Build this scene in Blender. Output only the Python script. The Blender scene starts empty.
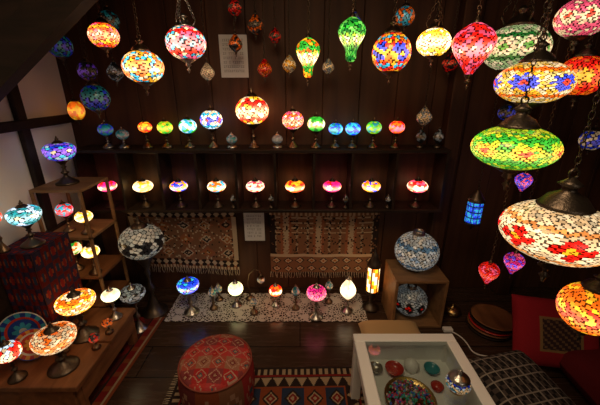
import bpy, math, random
import numpy as np
from mathutils import Vector, Matrix
random.seed(5); rng=np.random.default_rng(5)
PI=math.pi
ES=1.05
# ------------------------------------------------------------ materials
def newmat(name):
    m=bpy.data.materials.new(name); m.use_nodes=True
    nt=m.node_tree; b=nt.nodes["Principled BSDF"]
    return m,nt,b
def simple(name,col,rough=.6,metal=0.,emit=None,es=0.,bump=0.,bscale=60.):
    m,nt,b=newmat(name)
    b.inputs["Base Color"].default_value=(*col,1); b.inputs["Roughness"].default_value=rough
    b.inputs["Metallic"].default_value=metal
    if emit: b.inputs["Emission Color"].default_value=(*emit,1); b.inputs["Emission Strength"].default_value=es
    n=nt.nodes.new("ShaderNodeTexNoise"); n.inputs["Scale"].default_value=bscale; n.inputs["Detail"].default_value=4
    tc=nt.nodes.new("ShaderNodeTexCoord"); nt.links.new(tc.outputs["Object"],n.inputs["Vector"])
    if bump>0:
        bp=nt.nodes.new("ShaderNodeBump"); bp.inputs["Strength"].default_value=bump; bp.inputs["Distance"].default_value=.004
        nt.links.new(n.outputs["Fac"],bp.inputs["Height"]); nt.links.new(bp.outputs["Normal"],b.inputs["Normal"])
    return m
def wood(name,c1,c2,rough=.5,scale=(1,1,1),ns=6.,spec=.3):
    m,nt,b=newmat(name)
    tc=nt.nodes.new("ShaderNodeTexCoord"); mp=nt.nodes.new("ShaderNodeMapping"); mp.inputs["Scale"].default_value=scale
    n=nt.nodes.new("ShaderNodeTexNoise"); n.inputs["Scale"].default_value=ns; n.inputs["Detail"].default_value=8; n.inputs["Distortion"].default_value=.6
    r=nt.nodes.new("ShaderNodeValToRGB"); r.color_ramp.elements[0].position=.3; r.color_ramp.elements[1].position=.72
    r.color_ramp.elements[0].color=(*c1,1); r.color_ramp.elements[1].color=(*c2,1)
    nt.links.new(tc.outputs["Object"],mp.inputs["Vector"]); nt.links.new(mp.outputs[0],n.inputs["Vector"])
    nt.links.new(n.outputs["Fac"],r.inputs[0]); nt.links.new(r.outputs[0],b.inputs["Base Color"])
    bp=nt.nodes.new("ShaderNodeBump"); bp.inputs["Strength"].default_value=.08; bp.inputs["Distance"].default_value=.003
    nt.links.new(n.outputs["Fac"],bp.inputs["Height"]); nt.links.new(bp.outputs["Normal"],b.inputs["Normal"])
    b.inputs["Roughness"].default_value=rough; b.inputs["Specular IOR Level"].default_value=spec
    return m
WALLW=wood("dark_red_board_wood",(.040,.015,.007),(.085,.034,.014),.6,(7,7,.5),2.2)
POST=wood("post_wood",(.03,.012,.006),(.075,.03,.014),.55,(9,9,.7),3)
SHELF=wood("black_shelf_wood",(.010,.006,.004),(.030,.016,.010),.45,(1,8,8),4)
LIGHTW=wood("light_wood",(.16,.08,.032),(.30,.16,.07),.5,(2,8,8),3)
ORW=wood("orange_wood",(.13,.05,.02),(.27,.11,.045),.4,(8,1.5,8),3)
DARKB=wood("dark_beam_wood",(.010,.006,.004),(.028,.014,.009),.6,(2,9,9),3)
PLASTER=simple("white_plaster",(.80,.76,.70),.9,bump=.3,bscale=25)
WHITEP=simple("white_paint",(.80,.79,.77),.35)
PAPER=simple("paper",(.60,.60,.58),.8)
INK=simple("ink",(.03,.03,.03),.8)
BRONZE=simple("antique_bronze",(.20,.13,.08),.38,1.,bump=.3,bscale=150)
DBRONZE=simple("dark_bronze",(.10,.075,.055),.4,.9,bump=.3,bscale=150)
SILVER=simple("aged_silver",(.45,.42,.38),.3,1.,bump=.3,bscale=150)
BRASS=simple("brass",(.55,.36,.14),.3,1.,bump=.2,bscale=150)
CORD=simple("white_cord",(.75,.72,.68),.5)
BEIGE=simple("beige_cloth",(.50,.33,.15),.9,bump=.5,bscale=200)
FRINGE=simple("cream_fringe",(.50,.40,.28),.9)
REDC=simple("red_ceramic",(.45,.03,.02),.25)
TEALC=simple("teal_ceramic",(.03,.25,.30),.25)
BLACKP=simple("black_plastic",(.02,.02,.02),.5)
# glass
GL,nt,b=newmat("table_glass")
tr=nt.nodes.new("ShaderNodeBsdfTransparent"); gls=nt.nodes.new("ShaderNodeBsdfGlossy"); gls.inputs["Roughness"].default_value=.03
mx=nt.nodes.new("ShaderNodeMixShader"); mx.inputs[0].default_value=.12
tr.inputs[0].default_value=(.72,.78,.76,1)
nt.links.new(tr.outputs[0],mx.inputs[1]); nt.links.new(gls.outputs[0],mx.inputs[2])
nt.links.new(mx.outputs[0],nt.nodes["Material Output"].inputs[0])
_g={}
def glass(s):
    s=round(s,2)
    if s in _g: return _g[s]
    m,nt,b=newmat("mosaic_glass_%g"%s)
    a=nt.nodes.new("ShaderNodeAttribute"); a.attribute_name="Col"
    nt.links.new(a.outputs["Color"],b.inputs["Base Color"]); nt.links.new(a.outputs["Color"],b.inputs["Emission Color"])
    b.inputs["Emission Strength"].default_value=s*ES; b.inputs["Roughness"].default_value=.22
    _g[s]=m; return m
def attrcloth(name,rough=.95,bump=.6,bs=350):
    m,nt,b=newmat(name)
    a=nt.nodes.new("ShaderNodeAttribute"); a.attribute_name="Col"
    n=nt.nodes.new("ShaderNodeTexNoise"); n.inputs["Scale"].default_value=bs
    tc=nt.nodes.new("ShaderNodeTexCoord"); nt.links.new(tc.outputs["Object"],n.inputs["Vector"])
    mix=nt.nodes.new("ShaderNodeMix"); mix.data_type='RGBA'; mix.blend_type='MULTIPLY'; mix.inputs[0].default_value=.45
    nt.links.new(a.outputs["Color"],mix.inputs[6]); nt.links.new(n.outputs["Fac"],mix.inputs[7])
    nt.links.new(mix.outputs[2],b.inputs["Base Color"])
    bp=nt.nodes.new("ShaderNodeBump"); bp.inputs["Strength"].default_value=bump; bp.inputs["Distance"].default_value=.003
    nt.links.new(n.outputs["Fac"],bp.inputs["Height"]); nt.links.new(bp.outputs["Normal"],b.inputs["Normal"])
    b.inputs["Roughness"].default_value=rough; b.inputs["Specular IOR Level"].default_value=.15
    return m
KILIM=attrcloth("kilim_weave")
CERAM=attrcloth("painted_ceramic",.2,.02,30)
# lace
LACE,nt,b=newmat("white_lace")
b.inputs["Base Color"].default_value=(.62,.56,.50,1); b.inputs["Roughness"].default_value=.9
tc=nt.nodes.new("ShaderNodeTexCoord"); v=nt.nodes.new("ShaderNodeTexVoronoi"); v.inputs["Scale"].default_value=55; v.feature='DISTANCE_TO_EDGE'
v2=nt.nodes.new("ShaderNodeTexVoronoi"); v2.inputs["Scale"].default_value=12
gt=nt.nodes.new("ShaderNodeMath"); gt.operation='GREATER_THAN'; gt.inputs[1].default_value=.15
lt=nt.nodes.new("ShaderNodeMath"); lt.operation='GREATER_THAN'; lt.inputs[1].default_value=.36
mu=nt.nodes.new("ShaderNodeMath"); mu.operation='MULTIPLY'
nt.links.new(tc.outputs["Object"],v.inputs["Vector"]); nt.links.new(tc.outputs["Object"],v2.inputs["Vector"])
nt.links.new(v.outputs["Distance"],gt.inputs[0]); nt.links.new(v2.outputs["Distance"],lt.inputs[0])
nt.links.new(gt.outputs[0],mu.inputs[0]); nt.links.new(lt.outputs[0],mu.inputs[1])
tr=nt.nodes.new("ShaderNodeBsdfTransparent"); mx=nt.nodes.new("ShaderNodeMixShader")
nt.links.new(mu.outputs[0],mx.inputs[0]); nt.links.new(b.outputs[0],mx.inputs[1]); nt.links.new(tr.outputs[0],mx.inputs[2])
nt.links.new(mx.outputs[0],nt.nodes["Material Output"].inputs[0])
# floor
FLOOR,nt,b=newmat("dark_floorboards")
tc=nt.nodes.new("ShaderNodeTexCoord"); br=nt.nodes.new("ShaderNodeTexBrick")
br.inputs["Scale"].default_value=1; br.inputs["Brick Width"].default_value=1.8; br.inputs["Row Height"].default_value=.22; br.inputs["Mortar Size"].default_value=.003
br.inputs["Color1"].default_value=(.085,.046,.028,1); br.inputs["Color2"].default_value=(.065,.035,.021,1); br.inputs["Mortar"].default_value=(.004,.003,.002,1)
mp=nt.nodes.new("ShaderNodeMapping"); mp.inputs["Scale"].default_value=(1.5,14,1)
n=nt.nodes.new("ShaderNodeTexNoise"); n.inputs["Scale"].default_value=3; n.inputs["Detail"].default_value=8
nt.links.new(tc.outputs["Object"],br.inputs["Vector"]); nt.links.new(tc.outputs["Object"],mp.inputs["Vector"]); nt.links.new(mp.outputs[0],n.inputs["Vector"])
mix=nt.nodes.new("ShaderNodeMix"); mix.data_type='RGBA'; mix.blend_type='MULTIPLY'; mix.inputs[0].default_value=.7
nt.links.new(br.outputs["Color"],mix.inputs[6]); nt.links.new(n.outputs["Fac"],mix.inputs[7]); nt.links.new(mix.outputs[2],b.inputs["Base Color"])
rr=nt.nodes.new("ShaderNodeMapRange"); rr.inputs[3].default_value=.16; rr.inputs[4].default_value=.36
nt.links.new(n.outputs["Fac"],rr.inputs[0]); nt.links.new(rr.outputs[0],b.inputs["Roughness"])

# ------------------------------------------------------------ mesh builder
class MB:
    def __init__(s): s.V=[];s.F=[];s.M=[];s.C=[];s.S=[];s.mats=[]
    def mi(s,m):
        if m not in s.mats: s.mats.append(m)
        return s.mats.index(m)
    def add(s,V,F,mat,cols=None,smooth=True):
        o=len(s.V); s.V.extend([tuple(map(float,v)) for v in V]); k=s.mi(mat)
        for i,f in enumerate(F):
            s.F.append(tuple(o+j for j in f)); s.M.append(k); s.S.append(smooth)
            s.C.append(tuple(cols[i]) if cols is not None else (.5,.5,.5))
    def box(s,x0,x1,y0,y1,z0,z1,mat,R=None,cols=None):
        V=[(x,y,z) for z in (z0,z1) for y in (y0,y1) for x in (x0,x1)]
        if R is not None: V=[tuple(R@Vector(v)) for v in V]
        s.add(V,[(0,2,3,1),(4,5,7,6),(0,1,5,4),(2,6,7,3),(0,4,6,2),(1,3,7,5)],mat,smooth=False)
    def bevbox(s,x0,x1,y0,y1,z0,z1,mat,bv=.004,R=None):
        V=[]
        for sx in (0,1):
            for sy in (0,1):
                for sz in (0,1):
                    X=(x0,x1)[sx];Y=(y0,y1)[sy];Z=(z0,z1)[sz];dx=(bv,-bv)[sx];dy=(bv,-bv)[sy];dz=(bv,-bv)[sz]
                    V+=[(X,Y+dy,Z+dz),(X+dx,Y,Z+dz),(X+dx,Y+dy,Z)]
        import bmesh
        bm=bmesh.new(); vs=[bm.verts.new(v) for v in V]; r=bmesh.ops.convex_hull(bm,input=vs)
        bm.verts.index_update(); VV=[tuple(v.co) for v in bm.verts]; FF=[tuple(v.index for v in f.verts) for f in bm.faces]; bm.free()
        if R is not None: VV=[tuple(R@Vector(v)) for v in VV]
        s.add(VV,FF,mat,smooth=False)
    def lathe(s,prof,seg,mat,o=(0,0,0),R=None,colf=None,sx=1.,sy=1.):
        P=prof;V=[];F=[];C=[]
        for (r,z) in P:
            for j in range(seg):
                a=2*PI*j/seg; p=Vector((max(r,1e-5)*math.cos(a)*sx,max(r,1e-5)*math.sin(a)*sy,z))
                if R is not None: p=R@p
                V.append((p[0]+o[0],p[1]+o[1],p[2]+o[2]))
        for i in range(len(P)-1):
            for j in range(seg):
                k=(j+1)%seg
                F.append((i*seg+j,i*seg+k,(i+1)*seg+k,(i+1)*seg+j))
                if colf: C.append(colf((P[i][0]+P[i+1][0])/2,(j+.5)/seg*2*PI,(P[i][1]+P[i+1][1])/2))
        s.add(V,F,mat,C if colf else None)
    def tube(s,pts,r,mat,seg=8,close=False):
        pts=[Vector(p) for p in pts];n=len(pts);V=[];F=[]
        rr=r if isinstance(r,(list,tuple)) else [r]*n
        up=Vector((0.13,0.21,.97)).normalized()
        for i,p in enumerate(pts):
            t=(pts[(i+1)%n if close else min(i+1,n-1)]-pts[(i-1) if (close or i>0) else 0])
            t=t.normalized() if t.length>1e-9 else Vector((0,0,1))
            a=t.cross(up)
            if a.length<.05: a=t.cross(Vector((1,0,0)))
            a.normalize(); bb=t.cross(a)
            for j in range(seg):
                q=p+(a*math.cos(2*PI*j/seg)+bb*math.sin(2*PI*j/seg))*rr[i]
                V.append(tuple(q))
        m=n if close else n-1
        for i in range(m):
            for j in range(seg):
                k=(j+1)%seg;i2=(i+1)%n
                F.append((i*seg+j,i*seg+k,i2*seg+k,i2*seg+j))
        if not close:
            F.append(tuple(range(seg))[::-1]); F.append(tuple((n-1)*seg+j for j in range(seg)))
        s.add(V,F,mat)
    def chain(s,p0,p1,mat,L=.022,w=.006,wr=.0017):
        p0=Vector(p0);p1=Vector(p1);d=p1-p0;n=max(1,int(d.length/(L*.8)));t=d.normalized()
        a=t.cross(Vector((.3,.9,.1))).normalized();b2=t.cross(a)
        for i in range(n):
            c=p0+d*((i+.5)/n); e=a if i%2 else b2
            ring=[c+t*(math.cos(q)*L/2)+e*(math.sin(q)*w) for q in [k*PI/4 for k in range(8)]]
            s.tube(ring,wr,mat,4,True)
    def grid(s,fn,nu,nv,mat,colf=None):
        V=[fn(i/nu,j/nv) for j in range(nv+1) for i in range(nu+1)];F=[];C=[]
        for j in range(nv):
            for i in range(nu):
                a=j*(nu+1)+i;F.append((a,a+1,a+nu+2,a+nu+1))
                if colf: C.append(colf((i+.5)/nu,(j+.5)/nv))
        s.add(V,F,mat,C if colf else None)
    def build(s,name,loc=None,parent=None):
        me=bpy.data.meshes.new(name)
        V=s.V
        if loc is not None: V=[(v[0]-loc[0],v[1]-loc[1],v[2]-loc[2]) for v in V]
        me.from_pydata(V,[],s.F)
        for m in s.mats: me.materials.append(m)
        me.polygons.foreach_set("material_index",s.M); me.polygons.foreach_set("use_smooth",s.S)
        at=me.color_attributes.new("Col",'FLOAT_COLOR','CORNER')
        ns=np.array([len(f) for f in s.F]); C=np.ones((len(s.F),4)); C[:,:3]=np.array(s.C)
        at.data.foreach_set("color",np.repeat(C,ns,axis=0).astype(np.float32).ravel())
        me.update(); ob=bpy.data.objects.new(name,me); bpy.context.collection.objects.link(ob)
        if loc is not None: ob.location=loc
        if parent: ob.parent=parent
        return ob
# ------------------------------------------------------------ colours
W=(1,.72,.40);RED=(.85,.012,.006);ORG=(1,.15,.006);YEL=(1,.44,.015);GRN=(.03,.38,.025);DG=(.006,.14,.018);BLU=(.012,.05,.75);CYA=(.03,.42,.58)
PNK=(1,.10,.20);MAG=(.85,.015,.20);PUR=(.20,.06,.75);GREY=(.30,.33,.34);DK=(.02,.02,.02);LIME=(.26,.48,.01);WB=(.6,.78,.95);TEAL=(.012,.24,.26)
def mosaic(P,th,ph,cfg,N,grout):
    """P: unit dirs (n,3); cells = tesserae; colour chosen per tessera from motif"""
    i=np.arange(N)+.5; z=1-2*i/N; t=PI*(1+5**.5)*i
    rad=np.sqrt(1-z*z); Cc=np.stack([rad*np.cos(t),rad*np.sin(t),z],1)+rng.normal(0,.22/math.sqrt(N),(N,3))
    Cc/=np.linalg.norm(Cc,axis=1)[:,None]
    D=P@Cc.T; i1=np.argmax(D,1); d1=D[np.arange(len(P)),i1]; D[np.arange(len(P)),i1]=-2; d2=D.max(1)
    a1=np.arccos(np.clip(d1,-1,1));a2=np.arccos(np.clip(d2,-1,1))
    sp=math.sqrt(4*PI/N)
    cth=np.arctan2(Cc[:,1],Cc[:,0]);cph=np.arcsin(np.clip(Cc[:,2],-1,1))
    cols=np.zeros((N,3)); bg=cfg['bg'];m=cfg.get('motif','cells');off=cfg.get('off',0)
    for q in range(N):
        c=bg[rng.integers(len(bg))]
        a,p_=cth[q]+off,cph[q]
        if m in('flower','star'):
            k=cfg.get('k',6); step=2*PI/k; da=((a+step/2)%step)-step/2
            X=da*math.cos(p_);Y=p_;r=math.hypot(X,Y)/(step*.5);an=math.atan2(Y,X)
            np_=cfg.get('pet',6)
            lim=.78*(.55+.45*abs(math.cos(an*np_/2))) if m=='flower' else .85*(1-.6*abs(((an*np_/(2*PI))%1)-.5)*2)
            if r<.24: c=cfg['c'][0]
            elif r<lim: c=cfg['c'][1]
            elif abs(p_)>step*.52 and abs(p_)<step*.52+.16: c=cfg['c'][2]
        elif m=='diamond':
            k=cfg.get('k',8); X=(a/(2*PI)*k)%1; Y=p_/(2*PI/k)
            d=abs(X-.5)*2+abs(Y)*2
            if d<.45: c=cfg['c'][0]
            elif d<.95: c=cfg['c'][1]
            elif abs(p_)>2*PI/k*.55 and abs(p_)<2*PI/k*.8: c=cfg['c'][2]
        elif m=='band':
            if abs(p_)<.2: c=cfg['c'][int((a/(2*PI)*16)%2)]
            elif abs(p_)<.32: c=cfg['c'][2]
        c=np.array(c)*rng.uniform(.55,1.15)
        cols[q]=c
    out=cols[i1].copy()
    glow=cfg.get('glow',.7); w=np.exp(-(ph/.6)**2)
    out*= (1-glow*.6+glow*w)[:,None]  # bulb glow painted into the tesserae: brighter and warmer round the equator
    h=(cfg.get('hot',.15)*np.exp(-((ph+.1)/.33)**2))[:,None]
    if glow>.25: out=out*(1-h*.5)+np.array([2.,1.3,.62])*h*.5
    if grout: out[(a2-a1)<sp*.16]*=.08
    return out
def shape(kind,t,R,sz):
    ph=(t-.5)*PI*.985
    if kind=='sphere': return R*math.cos(ph),R*sz*math.sin(ph)
    if kind=='drop':   # wide on top, slender at the bottom
        ts=[0,.08,.2,.35,.5,.68,.84,.95,1];rs=[.12,.42,.36,.48,.78,1.,.86,.45,.12]
        return R*float(np.interp(t,ts,rs)),R*sz*(-1.35+2.45*t)
    if kind=='turnip':
        ts=[0,.12,.3,.48,.66,.82,.94,1];rs=[.10,.26,.58,.88,1.,.82,.42,.12]
        return R*float(np.interp(t,ts,rs)),R*sz*(-1.35+2.4*t)
    if kind=='onion':
        ts=[0,.1,.25,.42,.6,.75,.9,1];rs=[.15,.5,.88,1.,.85,.55,.28,.15]
        return R*float(np.interp(t,ts,rs)),R*sz*(-1.05+2.4*t)
    if kind=='dish':
        return R*math.cos(ph)**.75,R*sz*math.sin(ph)*(1.3 if ph<0 else .8)
def globe(mb,c,R,sz,kind,cfg,nlon,N,es):
    nlat=max(8,nlon//2); prof=[shape(kind,i/nlat,R,sz) for i in range(nlat+1)]
    if kind in('drop','onion','turnip'):
        a=np.array(prof)
        for _ in range(4): a[1:-1]=(a[:-2]+2*a[1:-1]+a[2:])/4
        prof=[tuple(q) for q in a]
    V=[];F=[];TH=[];PH=[]
    for (r,z) in prof:
        for j in range(nlon):
            a=2*PI*j/nlon;V.append((c[0]+r*math.cos(a),c[1]+r*math.sin(a),c[2]+z))
    for i in range(nlat):
        for j in range(nlon):
            k=(j+1)%nlon;F.append((i*nlon+j,i*nlon+k,(i+1)*nlon+k,(i+1)*nlon+j));TH.append((j+.5)/nlon*2*PI);PH.append(((i+.5)/nlat-.5)*PI)
    TH=np.array(TH);PH=np.array(PH);P=np.stack([np.cos(PH)*np.cos(TH),np.cos(PH)*np.sin(TH),np.sin(PH)],1)
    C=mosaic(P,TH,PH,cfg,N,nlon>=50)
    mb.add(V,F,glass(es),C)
    return prof[0][1],prof[-1][1]
def cfg(bg,motif='cells',c=None,**k):
    d=dict(bg=bg,motif=motif,c=c or []);d.update(k);return d
def sphr(r,z,n=6,s=1.): return [(r*math.cos(a),z+s*r*math.sin(a)) for a in [(-.5+i/n)*PI for i in range(n+1)]]
CEIL=2.3
def pendant(x,y,z,R,sz,kind,cf,es,mat=BRONZE,chains=1,nlon=64,N=260,topz=CEIL,finial=True):
    mb=MB(); zb,zt=globe(mb,(x,y,z),R,sz,kind,cf,nlon,N,es); o=(x,y,z)
    k=.42 if kind in('sphere','dish') else .2
    cap=[(R*k*1.05,zt-R*.10*sz-.001),(R*k*1.12,zt-R*.05*sz),(R*k,zt+R*.02),(R*k*.75,zt+R*.16),(R*k*.32,zt+R*.26),(R*k*.28,zt+R*.34),(R*k*.5,zt+R*.40),(R*k*.28,zt+R*.46),(R*.06,zt+R*.52),(.0,zt+R*.54)]
    mb.lathe(cap,20,mat,o)
    bot=[(0,zb-R*.62),(R*.03,zb-R*.6),(R*.05,zb-R*.5),(R*.10,zb-R*.44),(R*.04,zb-R*.38),(R*.05,zb-R*.3),(R*.16,zb-R*.22),(R*.1,zb-R*.15),(R*k*.6,zb-R*.06),(R*k*1.0,zb+R*.04*sz),(R*k*1.06,zb+R*.12*sz)]
    if not finial: bot=bot[4:]
    mb.lathe(bot,20,mat,o)
    hz=z+zt+R*.52
    if chains==3:
        hub=z+zt+R*1.7
        for q in range(3):
            a=q*2*PI/3+.5; px,py=x+R*k*math.cos(a),y+R*k*math.sin(a)
            qx,qy=x+R*.55*math.cos(a),y+R*.55*math.sin(a)
            mb.tube([(px,py,z+zt+R*.0),(qx,qy,z+zt+R*.22),(qx,qy,z+zt+R*.3)],R*.035,mat,6)
            mb.chain((qx,qy,z+zt+R*.3),(x,y,hub),mat,.018,.005)
        mb.lathe([(0,0),(R*.2,.0),(R*.24,R*.08),(R*.1,R*.2),(0,R*.3)],14,mat,(x,y,hub-R*.05)); hz=hub+R*.2
        mb.chain((x,y,hz),(x,y,topz-.02),mat)
    else:
        mb.tube([(x+R*.09*math.cos(q*PI/6),y,hz+R*.08+R*.09*math.sin(q*PI/6)) for q in range(12)],R*.025,mat,5,True)
        mb.chain((x,y,hz+R*.14),(x,y,topz-.02),mat)
    mb.lathe([(.0,-.03),(.02,-.028),(.035,-.01),(.04,0)],16,mat,(x,y,topz))
    return mb.build("mosaic_pendant_lamp",(x,y,z))
def table(x,y,z0,zg,R,sz,kind,cf,es,mat=BRONZE,nlon=44,N=110,name="mosaic_table_lamp",rb=None,top=True):
    mb=MB(); zb,zt=globe(mb,(x,y,zg),R,sz,kind,cf,nlon,N,es); H=zg+zb-z0; rb=rb or min(max(R*.75,.03),.07)
    h=H
    pr=[(0,0),(rb,0),(rb,.004),(rb*.93,.010),(rb*.7,.016),(rb*.45,h*.12+.014),(rb*.22,h*.24+.01),(rb*.16,h*.32+.01),(rb*.34,h*.40+.008),(rb*.36,h*.45+.006),(rb*.17,h*.54),(rb*.14,h*.66),(rb*.26,h*.72),(rb*.15,h*.78),(R*.22,h*.88),(R*.38,h*.97),(R*.46,h+R*.10*sz)]
    mb.lathe(pr,20,mat,(x,y,z0))
    if top:
        k=.34
        mb.lathe([(R*k*1.1,zt-R*.06*sz),(R*k,zt+R*.03),(R*k*.6,zt+R*.14),(R*.1,zt+R*.2),(R*.13,zt+R*.28),(R*.05,zt+R*.34),(R*.07,zt+R*.4),(0,zt+R*.5)],16,mat,(x,y,zg))
    return mb.build(name,(x,y,z0))

# ------------------------------------------------------------ room
XL,XR,YB,YF=-1.5,2.05,2.15,-1.2
mb=MB(); mb.box(XL-.1,XR+.1,YF-.1,YB+.1,-.1,0,FLOOR); mb.build("floor")
mb=MB(); mb.box(XL-.1,XR+.1,YF-.1,YB+.1,CEIL,CEIL+.1,DARKB); mb.build("ceiling")
mb=MB(); mb.box(XL-.1,XR+.1,YB+.012,YB+.1,0,CEIL,DARKB)
x=XL
while x<XR:
    w=.235; mb.bevbox(x+.0015,min(x+w-.0015,XR),YB,YB+.02,0,CEIL,WALLW,.003); x+=w
mb.build("wall_back")
mb=MB(); mb.box(XL-.1,XL,YF,YB,0,CEIL,PLASTER); mb.build("wall_left")
mb=MB(); mb.box(XR,XR+.1,YF,YB,0,CEIL,WALLW); mb.build("wall_right")
mb=MB(); mb.box(XL,XR,YF-.1,YF,0,CEIL,DARKB); mb.build("wall_front")
mb=MB()
for (a,b_) in [(.93,1.03),(1.5,1.6)]: mb.bevbox(a,b_,2.06,2.149,0,CEIL-.001,POST,.006)
mb.build("trim_posts")
mb=MB(); mb.bevbox(XL,XL+.03,1.72,1.78,.0,CEIL-.001,DARKB,.004); mb.bevbox(XL,XL+.035,1.0,2.14,1.28,1.33,DARKB,.004); mb.bevbox(XL,XL+.035,1.0,2.14,.0,.70,DARKB,.004)
mb.bevbox(XL,XL+.03,1.25,1.30,.0,CEIL-.001,DARKB,.004)
mb.build("trim_left_wall")
# sloping stair side upper left
mb=MB()
a=Vector((-1.36,0,1.30));b_=Vector((-.35,0,2.06)); d=(b_-a).normalized(); n=Vector((-d.z,0,d.x))
def slab(a,b_,y0,y1,t,mat):
    q=[a,b_,b_+n*t,a+n*t]; V=[(p.x,y,p.z) for y in (y0,y1) for p in q]
    mb.add(V,[(0,1,2,3),(7,6,5,4),(0,4,5,1),(1,5,6,2),(2,6,7,3),(3,7,4,0)],mat,smooth=False)
slab(a,b_,1.25,1.31,.12,DARKB)
q=[Vector((-1.45,0,1.31)),Vector((-.40,0,2.10)),Vector((-.40,0,2.295)),Vector((-1.45,0,2.295))]
V=[(p.x,y,p.z) for y in (1.27,1.29) for p in q]
mb.add(V,[(0,1,2,3),(7,6,5,4),(0,4,5,1),(1,5,6,2),(2,6,7,3),(3,7,4,0)],DARKB,smooth=False)
mb.build("staircase_side")

# wall shelf
mb=MB(); x0,x1=-1.41,.93; yf=1.95
mb.bevbox(x0,x1,yf,YB-.001,1.11,1.132,SHELF,.003); mb.bevbox(x0,x1,yf,YB-.001,.717,.738,SHELF,.003)
mb.box(x0,x1,2.135,YB-.001,.738,1.11,POST)
for xd in (-1.40,-1.138,-.885,-.651,-.404,-.158,.088,.329,.607,.917): mb.box(xd-.008,xd+.008,yf+.005,2.135,.738,1.11,SHELF)
mb.build("cubby_wall_shelf")

# ------------------------------------------------------------ lamps on shelf top
ZS=1.1325
T=[(-.964,1.26,.04,cfg([ORG,RED,YEL]),2.0),(-.84,1.258,.046,cfg([GRN,LIME,YEL]),2.0),(-.697,1.266,.053,cfg([CYA,WB,GRN],'band',[W,CYA,W]),2.0),
 (-.547,1.305,.068,cfg([W,WB],'diamond',[RED,BLU,CYA],k=6),2.4),(-.43,1.185,.034,cfg([GREY,TEAL]),.1),
 (-.292,1.36,.100,cfg([W,YEL,RED],'diamond',[W,RED,RED],k=7,hot=.8),2.8),(-.143,1.185,.034,cfg([GREY,GREY]),.1),
 (-.044,1.302,.066,cfg([W,PNK],'diamond',[RED,RED,ORG],k=7,hot=.5),2.5),(.10,1.28,.055,cfg([GRN,DG],'diamond',[RED,W,GRN],k=6,hot=.4),2.3),
 (.222,1.25,.044,cfg([CYA,BLU,TEAL]),2.0),(.33,1.25,.047,cfg([BLU,CYA]),2.1),(.46,1.258,.047,cfg([GRN,TEAL,LIME]),1.9),(.603,1.26,.047,cfg([ORG,RED,PNK]),2.1),
 (-1.113,1.215,.037,cfg([TEAL,GREY]),.15),(-1.213,1.245,.044,cfg([BLU,TEAL]),.3)]
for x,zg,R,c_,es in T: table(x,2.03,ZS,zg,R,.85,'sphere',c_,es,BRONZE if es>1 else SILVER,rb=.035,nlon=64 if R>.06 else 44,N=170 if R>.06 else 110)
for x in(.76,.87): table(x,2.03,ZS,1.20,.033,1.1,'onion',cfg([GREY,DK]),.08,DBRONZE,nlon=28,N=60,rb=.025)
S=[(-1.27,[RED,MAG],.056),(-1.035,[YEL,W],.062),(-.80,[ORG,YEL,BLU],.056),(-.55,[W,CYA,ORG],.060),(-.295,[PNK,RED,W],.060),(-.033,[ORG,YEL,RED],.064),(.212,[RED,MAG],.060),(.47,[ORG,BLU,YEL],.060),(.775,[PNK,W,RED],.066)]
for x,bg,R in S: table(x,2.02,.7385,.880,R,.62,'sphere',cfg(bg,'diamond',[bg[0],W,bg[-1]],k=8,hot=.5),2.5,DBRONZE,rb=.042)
for x in (-.44,.58,-.19,.30):
    table(x,1.985,.7385,.80,.020,1.1,'onion',cfg([DK,GREY]),.05,DBRONZE,nlon=20,N=40,name="small_glass_candle_holder",rb=.018)

# ------------------------------------------------------------ hanging lamps
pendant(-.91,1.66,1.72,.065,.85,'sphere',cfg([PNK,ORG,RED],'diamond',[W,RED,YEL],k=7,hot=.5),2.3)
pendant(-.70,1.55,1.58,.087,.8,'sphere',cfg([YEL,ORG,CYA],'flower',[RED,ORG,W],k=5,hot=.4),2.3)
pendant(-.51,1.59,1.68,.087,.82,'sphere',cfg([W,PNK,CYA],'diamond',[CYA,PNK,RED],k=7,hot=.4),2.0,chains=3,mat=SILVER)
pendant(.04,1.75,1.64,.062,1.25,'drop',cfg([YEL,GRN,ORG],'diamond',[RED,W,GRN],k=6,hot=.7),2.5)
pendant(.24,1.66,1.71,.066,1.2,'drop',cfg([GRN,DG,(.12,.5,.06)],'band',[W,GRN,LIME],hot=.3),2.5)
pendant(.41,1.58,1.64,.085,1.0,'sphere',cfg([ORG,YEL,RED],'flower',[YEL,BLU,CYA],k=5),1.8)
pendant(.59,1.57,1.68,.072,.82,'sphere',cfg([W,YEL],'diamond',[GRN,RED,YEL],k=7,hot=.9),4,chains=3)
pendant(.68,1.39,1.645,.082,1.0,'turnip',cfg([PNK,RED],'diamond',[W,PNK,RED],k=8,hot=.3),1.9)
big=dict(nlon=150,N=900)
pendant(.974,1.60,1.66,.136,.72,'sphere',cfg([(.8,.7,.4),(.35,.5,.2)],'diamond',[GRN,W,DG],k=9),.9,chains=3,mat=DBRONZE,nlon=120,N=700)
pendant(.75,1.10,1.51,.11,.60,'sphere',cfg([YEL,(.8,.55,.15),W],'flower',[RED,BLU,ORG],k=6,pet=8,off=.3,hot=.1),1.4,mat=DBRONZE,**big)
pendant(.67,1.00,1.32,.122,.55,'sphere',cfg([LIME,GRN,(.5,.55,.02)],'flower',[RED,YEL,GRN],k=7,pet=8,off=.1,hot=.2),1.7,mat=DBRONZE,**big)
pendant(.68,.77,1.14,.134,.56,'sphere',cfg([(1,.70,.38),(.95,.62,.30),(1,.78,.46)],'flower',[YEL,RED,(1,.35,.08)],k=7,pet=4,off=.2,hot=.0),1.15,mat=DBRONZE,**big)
pendant(.93,.85,.83,.085,.95,'sphere',cfg([ORG,YEL],'diamond',[YEL,RED,ORG],k=7,hot=.2),1.9,mat=DBRONZE,nlon=90,N=400)
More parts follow.
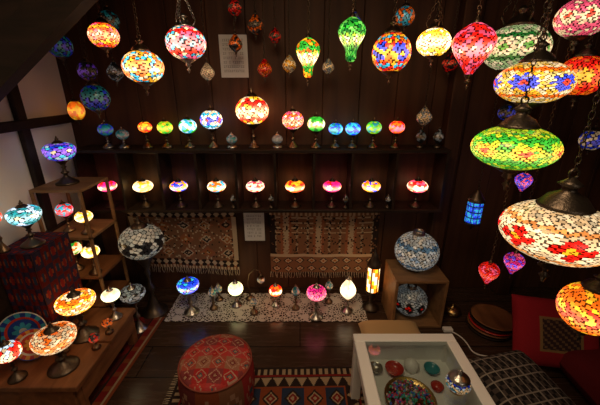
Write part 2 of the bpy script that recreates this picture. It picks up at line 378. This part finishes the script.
pendant(1.10,1.42,1.75,.09,.8,'sphere',cfg([W,PNK],'diamond',[RED,W,PNK],k=8),1.,mat=DBRONZE,nlon=90,N=500)
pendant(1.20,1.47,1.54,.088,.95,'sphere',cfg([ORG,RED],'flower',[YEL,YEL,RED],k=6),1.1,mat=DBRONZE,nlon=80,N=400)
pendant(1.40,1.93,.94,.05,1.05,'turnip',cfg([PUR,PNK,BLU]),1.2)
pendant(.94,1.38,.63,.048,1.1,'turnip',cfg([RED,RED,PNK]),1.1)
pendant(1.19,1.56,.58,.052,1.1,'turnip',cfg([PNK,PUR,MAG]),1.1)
for x,y,z,R,cc,e in [(-1.10,1.81,1.44,.07,[BLU,TEAL],.10),(-1.275,1.88,1.70,.06,[TEAL,BLU],.08),(-.25,2.03,1.82,.045,[ORG,DK],.12),(-.355,2.0,1.9,.04,[DK,RED],.15),(-.06,1.95,1.61,.040,[W,YEL],.12),(-.52,1.94,1.57,.04,[W,W],.15),(-.2,1.96,1.59,.042,[RED,ORG],.08),(.16,1.97,1.6,.035,[W,GREY],.1),(.5625,1.95,1.85,.05,[CYA,ORG],.25),(-1.04,1.94,1.57,.045,[DK,GREY],.12),(.717,1.905,1.33,.045,[GREY,W],.07),(.86,2.0,1.62,.045,[DK,RED],.12),
   (-1.0,1.9,1.82,.05,[TEAL,DK],.1),(-1.2,1.95,1.58,.05,[PUR,DK],.1),(-.36,1.98,1.72,.04,[ORG,DK],.12),(.30,2.0,1.83,.04,[GREY,BLU],.12),(-.14,2.0,1.76,.035,[RED,DK],.12),(1.25,2.0,1.35,.05,[BLU,DK],.2),(1.72,1.9,1.2,.06,[W,BLU],.25)]:
    pendant(x,y,z,R,1.0,'onion' if R<.046 else 'sphere',cfg(cc),e,DBRONZE,nlon=50,N=110)
# blue cylindrical lantern
def lantern(x,y,z):
    mb=MB();h=.07;r=.042
    n=48;V=[];F=[];C=[]
    for i in range(17):
        for j in range(n): V.append((x+r*math.cos(2*PI*j/n),y+r*math.sin(2*PI*j/n),z-h+2*h*i/16))
    for i in range(16):
        for j in range(n):
            F.append((i*n+j,i*n+(j+1)%n,(i+1)*n+(j+1)%n,(i+1)*n+j)); C.append(np.array([BLU,(.05,.15,.9),CYA,(.02,.05,.6)][rng.integers(4)])*(.15 if (j%6==0 or i%4==0) else 1))
    mb.add(V,F,glass(1.0),C)
    mb.lathe([(0,-h-.045),(.006,-h-.04),(.012,-h-.025),(.03,-h-.012),(.046,-h-.004),(.046,-h+.006)],20,DBRONZE,(x,y,z))
    mb.lathe([(.046,h-.006),(.048,h+.004),(.036,h+.02),(.018,h+.05),(.01,h+.06),(0,h+.07)],20,DBRONZE,(x,y,z))
    mb.chain((x,y,z+h+.06),(x,y,CEIL-.02),DBRONZE); mb.lathe([(0,-.03),(.03,-.02),(.04,0)],16,DBRONZE,(x,y,CEIL))
    mb.build("blue_glass_hanging_lantern",(x,y,z))
lantern(1.033,1.766,.80)

# ------------------------------------------------------------ kilims
CR=(.42,.31,.19);BR=(.15,.065,.03);RU=(.26,.06,.022);DKB=(.030,.018,.015);OR=(.40,.14,.035);NV=(.025,.04,.08);DR=(.22,.016,.013)
KC=(.60,.46,.30);KB=(.25,.12,.06);KR=(.36,.13,.06)
def kil1(u,v):
    if v<.05 or v>.95: return KC if int(u*60)%2 else KB
    if v<.16 or v>.84:
        X=(u*14)%1;Y=((v-.05)/.11 if v<.16 else (v-.84)/.11)
        return KC if abs(X-.5)+abs(Y-.5)<.42 else (KR if abs(X-.5)<.2 else DKB)
    if u<.04 or u>.96: return KC
    X=(u*5)%1;Y=((v-.16)/.68*3)%1; d=abs(X-.5)+abs(Y-.5)*.9; q=int(u*5)+int((v-.16)/.68*3)
    h=math.sin(int(u*70)*12.9+int(v*45)*78.2)*43758.5; h-=math.floor(h)
    if h<.16: return KC if h<.09 else DKB
    if d<.10: return KC
    if d<.22: return OR if q%2 else DKB
    if d<.30: return KC if q%3 else KR
    if d<.42: return KR
    return KB
def kil2(u,v):
    h=math.sin(int(u*80)*12.9+int(v*50)*78.2)*43758.5; h-=math.floor(h)
    if v>.90: return KB if int(u*50)%2 else KC
    if v<.26:
        X=(u*9)%1;Y=(v/.26*2)%1; d=abs(X-.5)+abs(Y-.5)
        return OR if d<.16 else (KC if d<.3 else (DKB if d<.42 else KB))
    if v<.30: return KC
    if h<.18: return DKB if h<.09 else KB
    Y=(v-.30)/.6
    band=(u*10)%1; zz=abs(((Y*12)%1)-.5)*.5
    if u<.05 or u>.95: return DKB
    if int(u*10)%3==1: return (.52,.40,.26) if abs(band-.5)<.2+zz*.4 else KR
    if abs(band-.5)<.06+zz*.3 : return (.45,.34,.22) if (int(Y*18)%3) else DKB
    return KB if Y<.55 or int(Y*30)%4 else KC
def hangkilim(x0,x1,z0,z1,cf,sag=0):
    mb=MB();y=2.118
    def fn(u,v):
        x=x0+(x1-x0)*u+ (sag*(1-v)*(1-u)); z=z0+(z1-z0)*v - .012*math.sin(PI*u)*v + sag*.6*(1-v)*(1-u)
        return (x,y-.014*abs(math.sin(u*9+v))*(1-v)-.003,z)
    mb.grid(fn,140,90,KILIM,cf)
    for i in range(46):
        u=i/45; p=fn(u,0); mb.tube([p,(p[0]+random.uniform(-.006,.006),p[1]-.004,p[2]-.02),(p[0]+random.uniform(-.008,.008),p[1]-.004,p[2]-.045)],.0022,FRINGE,4)
    mb.tube([(x0-.03,y-.006,z1),(x1+.03,y-.006,z1)],.008,DBRONZE,8)
    mb.build("hanging_kilim_rug")
hangkilim(-1.24,-.46,.19,.70,kil1,.06); hangkilim(-.22,.57,.17,.69,kil2)

# signs
def sign(x0,x1,z0,z1,y,nl):
    mb=MB();mb.box(x0,x1,y-.002,y,z0,z1,PAPER)
    r=random.Random(3);h=(z1-z0)
    for i in range(nl):
        z=z1-h*.1-i*h*.82/nl; x=x0+.02
        while x<x1-.025:
            w=.009; hh=h/nl*.28
            mb.box(x,x+w,y-.0028,y-.002,z-hh*.15,z,INK); mb.box(x+w*.4,x+w*.55,y-.0028,y-.002,z-hh*1.4,z,INK)
            if r.random()<.7: mb.box(x,x+w,y-.0028,y-.002,z-hh*1.4,z-hh*1.2,INK)
            x+=w*(1.3 if r.random()<.85 else 2.5)
    mb.build("handwritten_paper_sign")
sign(-.49,-.32,1.55,1.79,2.149,8)
sign(-.40,-.255,.44,.665,2.10,7)

# ------------------------------------------------------------ lace runner and lamps on it
mb=MB()
def lf(u,v):
    sc=.012*abs(math.sin(u*PI*26))
    return (-.92+1.38*u, 1.765+.295*v - (sc if v==0 else (-sc if v==1 else 0)), .004+.003*abs(math.sin(u*31+v*7)))
mb.grid(lf,208,12,LACE); mb.build("lace_table_runner")
table(-.76,1.85,.008,.235,.072,.6,'dish',cfg([CYA,BLU,BLU],'diamond',[W,CYA,BLU],k=8,hot=.3),2.5,SILVER,nlon=60)
table(-.457,1.925,.008,.150,.052,.95,'sphere',cfg([W,(.7,.85,.35)],hot=.7),3,SILVER)
table(-.174,1.925,.008,.135,.046,.9,'sphere',cfg([RED,ORG],'diamond',[RED,W,RED],k=6,hot=.2),2.4,SILVER)
table(.11,1.80,.008,.205,.066,.72,'sphere',cfg([MAG,MAG,PNK],'diamond',[PNK,MAG,PNK],k=7,hot=.3),2.3,SILVER,nlon=60)
table(.33,1.86,.008,.185,.056,1.25,'onion',cfg([W,W,(1,.8,.55)],hot=.4),2.4,SILVER)
for x,y,zg,R in [(-.615,1.89,.14,.03),(-.03,1.89,.15,.032),(-.32,1.84,.10,.026),(.21,1.96,.15,.03),(-.60,1.99,.10,.03)]:
    table(x,y,.008,zg,R,1.1,'onion',cfg([GREY,W,TEAL]),.1,BRONZE,nlon=28,N=70)
# goose-neck lamp
mb=MB(); x,y=-.37,2.0
mb.lathe([(0,0),(.035,0),(.035,.006),(.02,.016),(.008,.03),(.006,.04)],18,BRONZE,(x,y,.008))
mb.tube([(x,y,.04),(x-.01,y,.14),(x+.0,y,.22),(x+.04,y,.26),(x+.075,y,.25),(x+.085,y,.215)],.005,BRONZE,8)
mb.lathe([(.02,.0),(.024,-.01),(.008,.02),(0,.025)],14,BRONZE,(x+.085,y,.20))
globe(mb,(x+.085,y,.175),.03,1.1,'onion',cfg([GREY,W]),28,60,.15); mb.build("swan_neck_table_lamp",(x,y,.008))
# tall ornate lantern lamp
def tall(x,y,z0,H,R):
    mb=MB()
    mb.lathe([(0,0),(R*1.3,0),(R*1.3,.008),(R*.9,.02),(R*.4,.04),(R*.28,.07),(R*.45,.085),(R*.3,.10),(R*1.05,.135),(R*1.1,.15)],20,DBRONZE,(x,y,z0))
    n=36;r=R*.9;V=[];F=[];C=[];z1=z0+.15;z2=z0+H-.13
    for i in range(13):
        for j in range(n): V.append((x+r*math.cos(2*PI*j/n),y+r*math.sin(2*PI*j/n),z1+(z2-z1)*i/12))
    for i in range(12):
        for j in range(n):
            F.append((i*n+j,i*n+(j+1)%n,(i+1)*n+(j+1)%n,(i+1)*n+j)); C.append(np.array([W,ORG,YEL,W][(j//3+i//2)%4])*(.2 if j%6==0 else 1))
    mb.add(V,F,glass(2.4),C)
    for q in range(6):
        a=q*PI/3;mb.tube([(x+R*math.cos(a),y+R*math.sin(a),z1),(x+R*math.cos(a),y+R*math.sin(a),z2)],.004,DBRONZE,6)
    mb.lathe([(R*1.05,-.13),(R*1.12,-.12),(R*.9,-.10),(R*.45,-.06),(R*.5,-.045),(R*.2,-.03),(R*.12,-.015),(0,0)],20,DBRONZE,(x,y,z0+H))
    mb.build("ornate_metal_table_lantern",(x,y,z0))
tall(.505,1.90,.008,.47,.045)

# big unlit globe lamp at left; weak emission added to brighten its glass
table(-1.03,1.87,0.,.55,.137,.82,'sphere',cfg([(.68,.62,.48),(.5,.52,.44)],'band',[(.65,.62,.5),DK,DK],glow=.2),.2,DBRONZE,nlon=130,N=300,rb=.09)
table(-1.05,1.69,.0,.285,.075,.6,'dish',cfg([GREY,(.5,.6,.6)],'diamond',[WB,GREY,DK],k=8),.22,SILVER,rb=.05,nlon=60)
# crate + globes
mb=MB(); a0,a1,b0,b1,h=.60,.93,1.70,1.97,.36;t=.018
mb.bevbox(a0,a1,b0,b1,0.002,t,LIGHTW,.002); mb.bevbox(a0,a1,b0,b1,h-t,h,LIGHTW,.002)
mb.bevbox(a0,a0+t,b0,b1,t,h-t,LIGHTW,.002); mb.bevbox(a1-t,a1,b0,b1,t,h-t,LIGHTW,.002); mb.box(a0+t,a1-t,b1-t,b1,t,h-t,LIGHTW)
mb.build("wooden_crate")
def loose(x,y,z,R,cf,es,nl=110,N=480):
    mb=MB(); zb,zt=globe(mb,(x,y,z),R,.92,'sphere',cf,nl,N,es)
    mb.lathe([(R*.28,zb-R*.08),(R*.34,zb-R*.07),(R*.3,zb+R*.03),(R*.36,zb+R*.1)],20,SILVER,(x,y,z))
    mb.lathe([(R*.3,zt-R*.06),(R*.26,zt+R*.06),(R*.28,zt+R*.12),(R*.2,zt+R*.14),(R*.18,zt+R*.05)],20,SILVER,(x,y,z))
    mb.build("mosaic_glass_globe",(x,y,z))
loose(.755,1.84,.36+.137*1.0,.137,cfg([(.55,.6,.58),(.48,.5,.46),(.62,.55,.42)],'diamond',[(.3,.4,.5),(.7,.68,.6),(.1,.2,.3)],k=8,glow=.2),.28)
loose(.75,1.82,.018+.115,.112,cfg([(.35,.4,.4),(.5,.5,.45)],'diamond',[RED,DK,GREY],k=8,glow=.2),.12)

# ------------------------------------------------------------ left displays
mb=MB()
a0,a1,b0,b1=-1.455,-1.18,1.63,1.90
for xx in(a0,a1-.016):
    for yy in(b0,b1-.016): mb.bevbox(xx,xx+.016,yy,yy+.016,0,.96,LIGHTW,.002)
for z in (.22,.42,.68,.96): mb.bevbox(a0,a1,b0,b1,z,z+.016,LIGHTW if z>.6 else ORW,.002)
mb.build("wooden_display_rack")
mb=MB() # low display bench
mb.bevbox(-1.46,-1.0,1.06,1.33,.205,.235,ORW,.004); mb.bevbox(-1.46,-1.0,1.34,1.61,.205,.235,ORW,.004)
for xx in(-1.46,-1.06):
    for yy in(1.08,1.55): mb.bevbox(xx,xx+.045,yy,yy+.045,0,.205,ORW,.003)
mb.bevbox(-1.45,-1.03,1.07,1.09,.10,.20,ORW,.002); mb.bevbox(-1.03,-1.01,1.10,1.58,.10,.20,ORW,.002)
mb.build("low_display_bench")
def kil3(u,v):
    X=(u*5)%1;Y=(v*5)%1;d=abs(X-.5)+abs(Y-.5);q=int(u*5)+int(v*5)
    if d<.14: return OR
    if d<.28: return NV if q%2 else DR
    if d<.38: return RU
    return (.12,.01,.01) if q%2 else (.03,.02,.05)
mb=MB() # cloth-draped stand
x0,x1,y0,y1,z0,z1=-1.46,-1.275,1.34,1.59,.2365,.75
mb.bevbox(x0+.01,x1-.01,y0+.01,y1-.01,z0,z1-.006,ORW)
mb.grid(lambda u,v:(x0+(x1-x0)*u,y0+(y1-y0)*v,z1),20,20,KILIM,kil3)
mb.grid(lambda u,v:(x0+(x1-x0)*u,y0-.004*abs(math.sin(u*20)),z0+.03+(z1-z0-.03)*v),30,40,KILIM,kil3)
mb.grid(lambda u,v:(x1+.004*abs(math.sin(u*20)),y0+(y1-y0)*u,z0+.03+(z1-z0-.03)*v),30,40,KILIM,kil3)
mb.build("kilim_draped_stand")
def plate(x,y,z,R,tilt,yaw,pal):
    mb=MB();M=Matrix.Rotation(math.radians(yaw),3,'Z')@Matrix.Rotation(math.radians(tilt),3,'X')
    def cf(r,a,zz):
        q=r/R
        if q>.93: return pal[2]
        if q>.7: return pal[0] if (int(a/(2*PI)*24)%2) else pal[1]
        if q>.62: return pal[3]
        return pal[1] if q<.45*(.6+.4*abs(math.cos(a*4))) and q>.15 else (pal[2] if q<.15 else pal[0])
    pr=[(R*i/18,.012*max(0,(i/18-.55)/.45)) for i in range(19)]
    mb.lathe(pr+[(R*.99,.008),(R*.55,-.008),(0,-.008)],72,CERAM,(x,y,z),R=M,colf=cf); mb.build("painted_ceramic_plate",(x,y,z))
plate(-1.385,1.285,.345,.105,75,20,[(.02,.06,.30),(.05,.35,.5),(.6,.6,.55),(.5,.05,.03)])
plate(-1.31,1.235,.315,.075,65,30,[(.45,.05,.03),(.6,.3,.05),(.05,.1,.4),(.6,.55,.45)])
table(-1.33,1.76,.978,1.17,.078,.6,'dish',cfg([PUR,BLU,WB],'diamond',[W,PUR,CYA],k=8),1.4,DBRONZE,nlon=60)
table(-1.34,1.44,.752,.92,.070,.62,'dish',cfg([CYA,WB,TEAL],'diamond',[W,CYA,TEAL],k=8,hot=.3),2.2,DBRONZE,nlon=60)
table(-1.425,1.37,.752,.93,.034,1.,'sphere',cfg([RED,ORG,CYA]),2,rb=.025)
table(-1.235,1.69,.698,.80,.045,.75,'sphere',cfg([W,YEL],hot=.6),2.6)
table(-1.24,1.68,.438,.58,.048,.75,'sphere',cfg([W,YEL],hot=.6),2.6)
table(-1.36,1.72,.698,.83,.044,.9,'sphere',cfg([RED,PNK,CYA]),1.2)
table(-1.37,1.72,.438,.58,.046,.9,'sphere',cfg([ORG,W,GRN]),1.4)
table(-1.07,1.52,.236,.39,.048,.7,'sphere',cfg([W,(.7,.85,.5)],hot=.5),2.4,SILVER)
table(-1.16,1.38,.236,.46,.090,.5,'dish',cfg([YEL,W,ORG],'diamond',[W,ORG,YEL],k=8,hot=.3),2.5,DBRONZE,nlon=80,N=240)
table(-1.13,1.17,.236,.42,.088,.55,'dish',cfg([(1,.45,.18),ORG,W],'diamond',[W,(1,.3,.06),W],k=8,hot=.1),1.2,DBRONZE,nlon=90,N=280)
table(-1.30,1.11,.236,.39,.05,.9,'sphere',cfg([W,RED,WB],'diamond',[RED,W,RED],k=6),1.7,DBRONZE,nlon=60)
for x,y,c_ in [(-1.42,1.12,RED),(-1.045,1.29,RED),(-1.19,1.267,YEL),(-1.04,1.40,ORG)]:
    table(x,y,.236,.30,.026,.9,'sphere',cfg([c_,DK]),.3,BRONZE,nlon=24,N=60,name="mosaic_candle_holder",top=False,rb=.022)
pendant(-1.36,2.02,1.36,.045,1.3,'sphere',cfg([ORG,YEL]),.8,DBRONZE,nlon=36,N=90)

# ------------------------------------------------------------ floor rugs
def ruga(u,v):
    e=min(u,1-u)*1.02; f_=min(v,1-v)*.62; d=min(e,f_)
    if d<.015: return DKB
    if d<.05: return CR if (int((u*60 if f_<e else v*34))%2) else DKB
    if d<.06: return DR
    if d<.12:
        X=(u*16 if f_<e else v*9)%1; Y=(d-.06)/.06
        return CR if Y<1-2*abs(X-.5) and Y>.1 else DKB
    if d<.13: return RU
    X=(u*9)%1;Y=(v*5)%1;k=abs(X-.5)+abs(Y-.5)
    return CR if k<.1 else (DR if k<.22 else (CR if k<.29 else (DKB if k<.40 else (RU if (int(u*9)+int(v*5))%2 else NV))))
def rug(name,P,cf,nu,nv,fr=True):
    mb=MB();A,B,C,D=[Vector(p) for p in P]
    def fn(u,v):
        p=(A*(1-u)+B*u)*(1-v)+(D*(1-u)+C*u)*v; return (p.x,p.y,.006+.001*math.sin(u*23+v*9))
    mb.grid(fn,nu,nv,KILIM,cf)
    for i in range(50 if fr else 0):
        for u_ in (0,1):
            p=fn(u_,i/49); q=.03*(1 if u_ else -1); mb.tube([p,(p[0]+q,p[1]+random.uniform(-.005,.005),.003)],.002,FRINGE,4)
    mb.build(name)
rug("kilim_floor_rug",[(-.66,.74,0),(.36,.74,0),(.36,1.39,0),(-.66,1.37,0)],ruga,220,140)
def rugb(u,v):
    e=min(u,1-u)
    if e<.05: return RU
    if e<.09: return CR
    if e<.2: return DR if int(v*40)%3 else RU
    if e<.23: return DKB
    X=(v*6)%1;k=abs(u-.5)*2+abs(X-.5); return OR if k<.2 else (DKB if k<.4 else (DR if k<.6 else (.10,.02,.015)))
rug("long_kilim_floor_rug",[(-1.37,.6,0),(-1.0,.6,0),(-.93,1.80,0),(-1.27,1.80,0)],rugb,60,160,False)

# ------------------------------------------------------------ pouf
def poufc(r,a,z):
    X=r*math.cos(a)/.175;Y=r*math.sin(a)/.175
    if z<.235:
        s_=(a/(2*PI)*10)%1; q=int(a/(2*PI)*10); Zz=z/.235; k=abs(s_-.5)+abs(Zz-.5)
        base=[(.34,.025,.02),(.16,.03,.03),RU,(.24,.10,.05),(.36,.03,.03)][q%5]
        return (.40,.22,.14) if abs(k-.32)<.04 else ((.05,.09,.11) if k<.14 else base)
    i=int((X+1.2)*2.6);j=int((Y+1.2)*2.6); fx=((X+1.2)*2.6)%1;fy=((Y+1.2)*2.6)%1;k=abs(fx-.5)+abs(fy-.5)
    base=[(.62,.06,.05),(.50,.09,.06),(.30,.06,.06),(.58,.07,.07),(.42,.18,.11),(.50,.035,.035)][(i*3+j*5)%6]
    if abs(k-.44)<.04: return (.58,.33,.24)
    if k<.12: return (.5,.30,.2)
    if k<.22: return (.09,.13,.15) if (i+j)%2 else (.22,.03,.03)
    return base
mb=MB();R=.172;pf=[(0,.008),(R*.9,.008)]
for i in range(13):
    a=-PI/2+PI*i/12; pf.append((R*.9+.028*math.cos(a)*1.0,.135+.125*math.sin(a)))
top=[(R*.9*(1-k/36),.26+.028*math.sin(k/36*PI/2)) for k in range(1,37)]
mb.lathe(pf+top,144,KILIM,(-.41,1.20,0),colf=poufc)
PIP=simple("pouf_piping",(.25,.05,.03),.8)
for z,rr in ((.245,R*1.0),(.02,R*.98)):
    mb.tube([(-.41+rr*math.cos(q*PI/24),1.20+rr*math.sin(q*PI/24),z) for q in range(48)],.004,PIP,6,True)
mb.lathe([(0,.012),(.012,.008),(.014,0)],16,REDC,(-.41,1.2,.286))
mb.build("kilim_pouf",(-.41,1.2,0))

# ------------------------------------------------------------ white glass-top table
tb=bpy.data.objects.new("white_display_coffee_table",None); bpy.context.collection.objects.link(tb)
mb=MB(); a0,a1,b0,b1,z1=.255,.735,.56,1.235,.38; w=.05
mb.bevbox(a0,a1,b1-w,b1,z1-.03,z1,WHITEP,.004);mb.bevbox(a0,a1,b0,b0+w,z1-.03,z1,WHITEP,.004)
mb.bevbox(a0,a0+w,b0+w,b1-w,z1-.03,z1,WHITEP,.004);mb.bevbox(a1-w,a1,b0+w,b1-w,z1-.03,z1,WHITEP,.004)
mb.build("top_frame",parent=tb)
mb=MB(); zz=z1-.13
mb.box(a0+.02,a1-.02,b1-.035,b1-.02,zz,z1-.03,WHITEP);mb.box(a0+.02,a1-.02,b0+.02,b0+.035,zz,z1-.03,WHITEP)
mb.box(a0+.02,a0+.035,b0+.035,b1-.035,zz,z1-.03,WHITEP);mb.box(a1-.035,a1-.02,b0+.035,b1-.035,zz,z1-.03,WHITEP)
mb.box(a0+.02,a1-.02,b0+.02,b1-.02,zz-.012,zz,WHITEP); mb.build("display_box",parent=tb)
mb=MB()
for xx in(a0+.005,a1-.05):
    for yy in(b0+.005,b1-.05): mb.bevbox(xx,xx+.045,yy,yy+.045,0,z1-.03,WHITEP,.003)
mb.build("legs",parent=tb)
mb=MB(); zg=z1-.004; mb.add([(a0+w,b0+w,zg),(a1-w,b0+w,zg),(a1-w,b1-w,zg),(a0+w,b1-w,zg)],[(0,1,2,3)],GL,smooth=False); mb.build("glass_top",parent=tb)
mb=MB(); cx,cy,cz=.455,.965,zz
def bowl(mb,x,y,z,R,h,mat): mb.lathe([(0,0),(R*.5,0),(R*.55,.004),(R*.85,h*.6),(R,h),(R*.96,h),(R*.8,h*.6),(R*.5,.008),(0,.008)],28,mat,(x,y,z))
bowl(mb,cx,cy,cz+.001,.105,.04,BRASS)
for i in range(380):
    a=random.uniform(0,2*PI);r=.094*math.sqrt(random.random());z=cz+.028+.02*(1-(r/.094)**2)+random.uniform(0,.006)
    c_=random.choice([(.8,.08,.2),(.08,.2,.75),(.85,.65,.6),(.1,.5,.3),(.7,.15,.45),(.3,.15,.12),(.1,.5,.6)])
    mb.lathe(sphr(random.uniform(.0045,.0065),0,5),8,CERAM,(cx+r*math.cos(a),cy+r*math.sin(a),z),colf=lambda *_,c_=c_:c_)
mb.build("bowl_of_glass_beads",parent=tb)
mb=MB(); bowl(mb,.435,1.125,cz+.001,.042,.03,REDC); bowl(mb,.61,1.13,cz+.001,.035,.025,TEALC); bowl(mb,.35,1.13,cz+.001,.032,.03,SILVER)
mb.lathe([(0,0),(.03,0),(.035,.03),(.02,.05),(.012,.052),(0,.06)],20,WHITEP,(.52,1.145,cz+.001))
mb.lathe([(0,0),(.02,0),(.028,.02),(.018,.03),(0,.034)],20,REDC,(.60,1.04,cz+.001))
mb.build("small_ceramic_dishes",parent=tb)
mb=MB(); x,y=.615,.93; globe(mb,(x,y,z1+.036),.046,.72,'sphere',cfg([WB,W],'diamond',[CYA,W,BLU],k=7,glow=.1),70,200,.12)
mb.lathe([(0,0),(.03,0),(.03,.004),(.02,.010)],20,BRASS,(x,y,z1+.001))
mb.lathe([(.038,.0),(.040,.004),(.030,.012),(.012,.020),(.006,.024),(.010,.032),(.005,.038),(0,.042)],20,SILVER,(x,y,z1+.058))
mb.build("lidded_mosaic_sugar_bowl",(x,y,z1))

# ------------------------------------------------------------ cushions
def pillow(name,c,w,h,t,R,cf,mat=KILIM,n=44):
    mb=MB();M=R
    for sgn in(1,-1):
        def fn(u,v):
            a=2*u-1;b_=2*v-1; e=max(0,(1-a**4))*max(0,(1-b_**4)); th=t/2*e**.45
            px=a*w/2*(1+.04*(b_*b_)); pz=b_*h/2*(1-.04*(1-a*a))
            p=M@Vector((px,-sgn*th,pz)); return (c[0]+p.x,c[1]+p.y,c[2]+p.z)
        mb.grid(fn if sgn==1 else (lambda u,v,fn=fn:fn(1-u,v)),n,n,mat,cf)
    return mb.build(name,c)
def redc(u,v):
    d=max(abs(u-.5),abs(v-.5))
    if d<.22: return (.06,.03,.03) if (int(u*30)+int(v*30))%3 else (.22,.12,.06)
    if d<.25: return (.35,.2,.08)
    return (.40,.02,.03)
Rm=Matrix.Rotation(math.radians(-10),3,'Z')@Matrix.Rotation(math.radians(-28),3,'X')
pillow("red_throw_cushion",(1.42,1.43,.205),.42,.38,.13,Rm,redc,n=60)
def plaid(u,v):
    a=(u*9)%1;b_=(v*12)%1
    return (.34,.30,.25) if (a<.12 or b_<.12) else ((.09,.07,.06) if (a<.5)!=(b_<.5) else (.02,.018,.018))
Rm=Matrix.Rotation(math.radians(12),3,'Z')@Matrix.Rotation(math.radians(-84),3,'X')
pillow("plaid_floor_cushion",(1.05,1.06,.13),.36,.52,.17,Rm,plaid,n=80)
pillow("beige_floor_cushion",(.56,1.56,.065),.36,.22,.12,Matrix.Rotation(math.radians(-90),3,'X'),None,BEIGE,30)
pillow("dark_red_floor_cushion",(1.62,1.18,.10),.45,.45,.18,Matrix.Rotation(math.radians(-88),3,'X'),lambda u,v:(.16,.015,.018),n=20)
mb=MB()
for i in range(5):
    mb.lathe([(0,0),(.06,0),(.13,.012),(.135,.018),(.12,.016),(.06,.006),(0,.006)],32,[DARKB,ORW,REDC][i%3],(1.24+.005*i,1.70,.001+i*.019))
mb.build("stack_of_wooden_trays")
mb=MB(); mb.lathe([(0,0),(.04,0),(.06,.03),(.055,.045),(.03,.06),(.008,.065),(.01,.075),(0,.08)],20,BRASS,(1.06,1.84,.001)); mb.build("brass_lidded_bowl")
mb=MB(); mb.tube([(.94+.26*t_+.03*math.sin(t_*9),1.66-.30*t_+.03*math.cos(t_*7),.007) for t_ in [i/24 for i in range(25)]],.004,CORD,6); mb.build("white_power_cable")
mb=MB(); mb.bevbox(.93,.99,1.655,1.69,0.001,.025,CORD,.004); mb.build("power_adapter")
mb=MB()
for x in(-.457,-.174,.11,.33):
    mb.tube([(x+.0,1.97+.0,.012),(x+.03,2.02,.012),(x+.01,2.07,.012),(x+.04,2.125,.012)],.0025,BLACKP,5)
mb.build("lamp_power_cords")

# ------------------------------------------------------------ light
def area(name,loc,rot,sx,e,col):
    l=bpy.data.lights.new(name,'AREA');l.size=sx;l.energy=e;l.color=col;o=bpy.data.objects.new(name,l);o.location=loc;o.rotation_euler=rot;bpy.context.collection.objects.link(o)
area("overhead_fill_light",(-.1,.5,2.28),(0,0,0),.6,15,(1,.72,.44))  # unseen ambient fill under the ceiling, added to brighten the room
area("rear_fill_light",(.9,-1.1,1.7),(math.radians(80),0,math.radians(12)),.8,4,(1,.86,.70))  # unseen warm fill behind the camera; wall_front has no window
w=bpy.data.worlds.new("world");bpy.context.scene.world=w;w.use_nodes=True;w.node_tree.nodes["Background"].inputs[0].default_value=(.02,.014,.010,1)
cam=bpy.data.cameras.new("camera");cam.lens=19.2;cam.sensor_width=36;cam.clip_start=.02
co=bpy.data.objects.new("camera",cam);co.location=(0,0,1.5);co.rotation_euler=(math.radians(70),0,0);bpy.context.collection.objects.link(co)
bpy.context.scene.camera=co
bpy.context.scene.view_settings.view_transform='Standard'
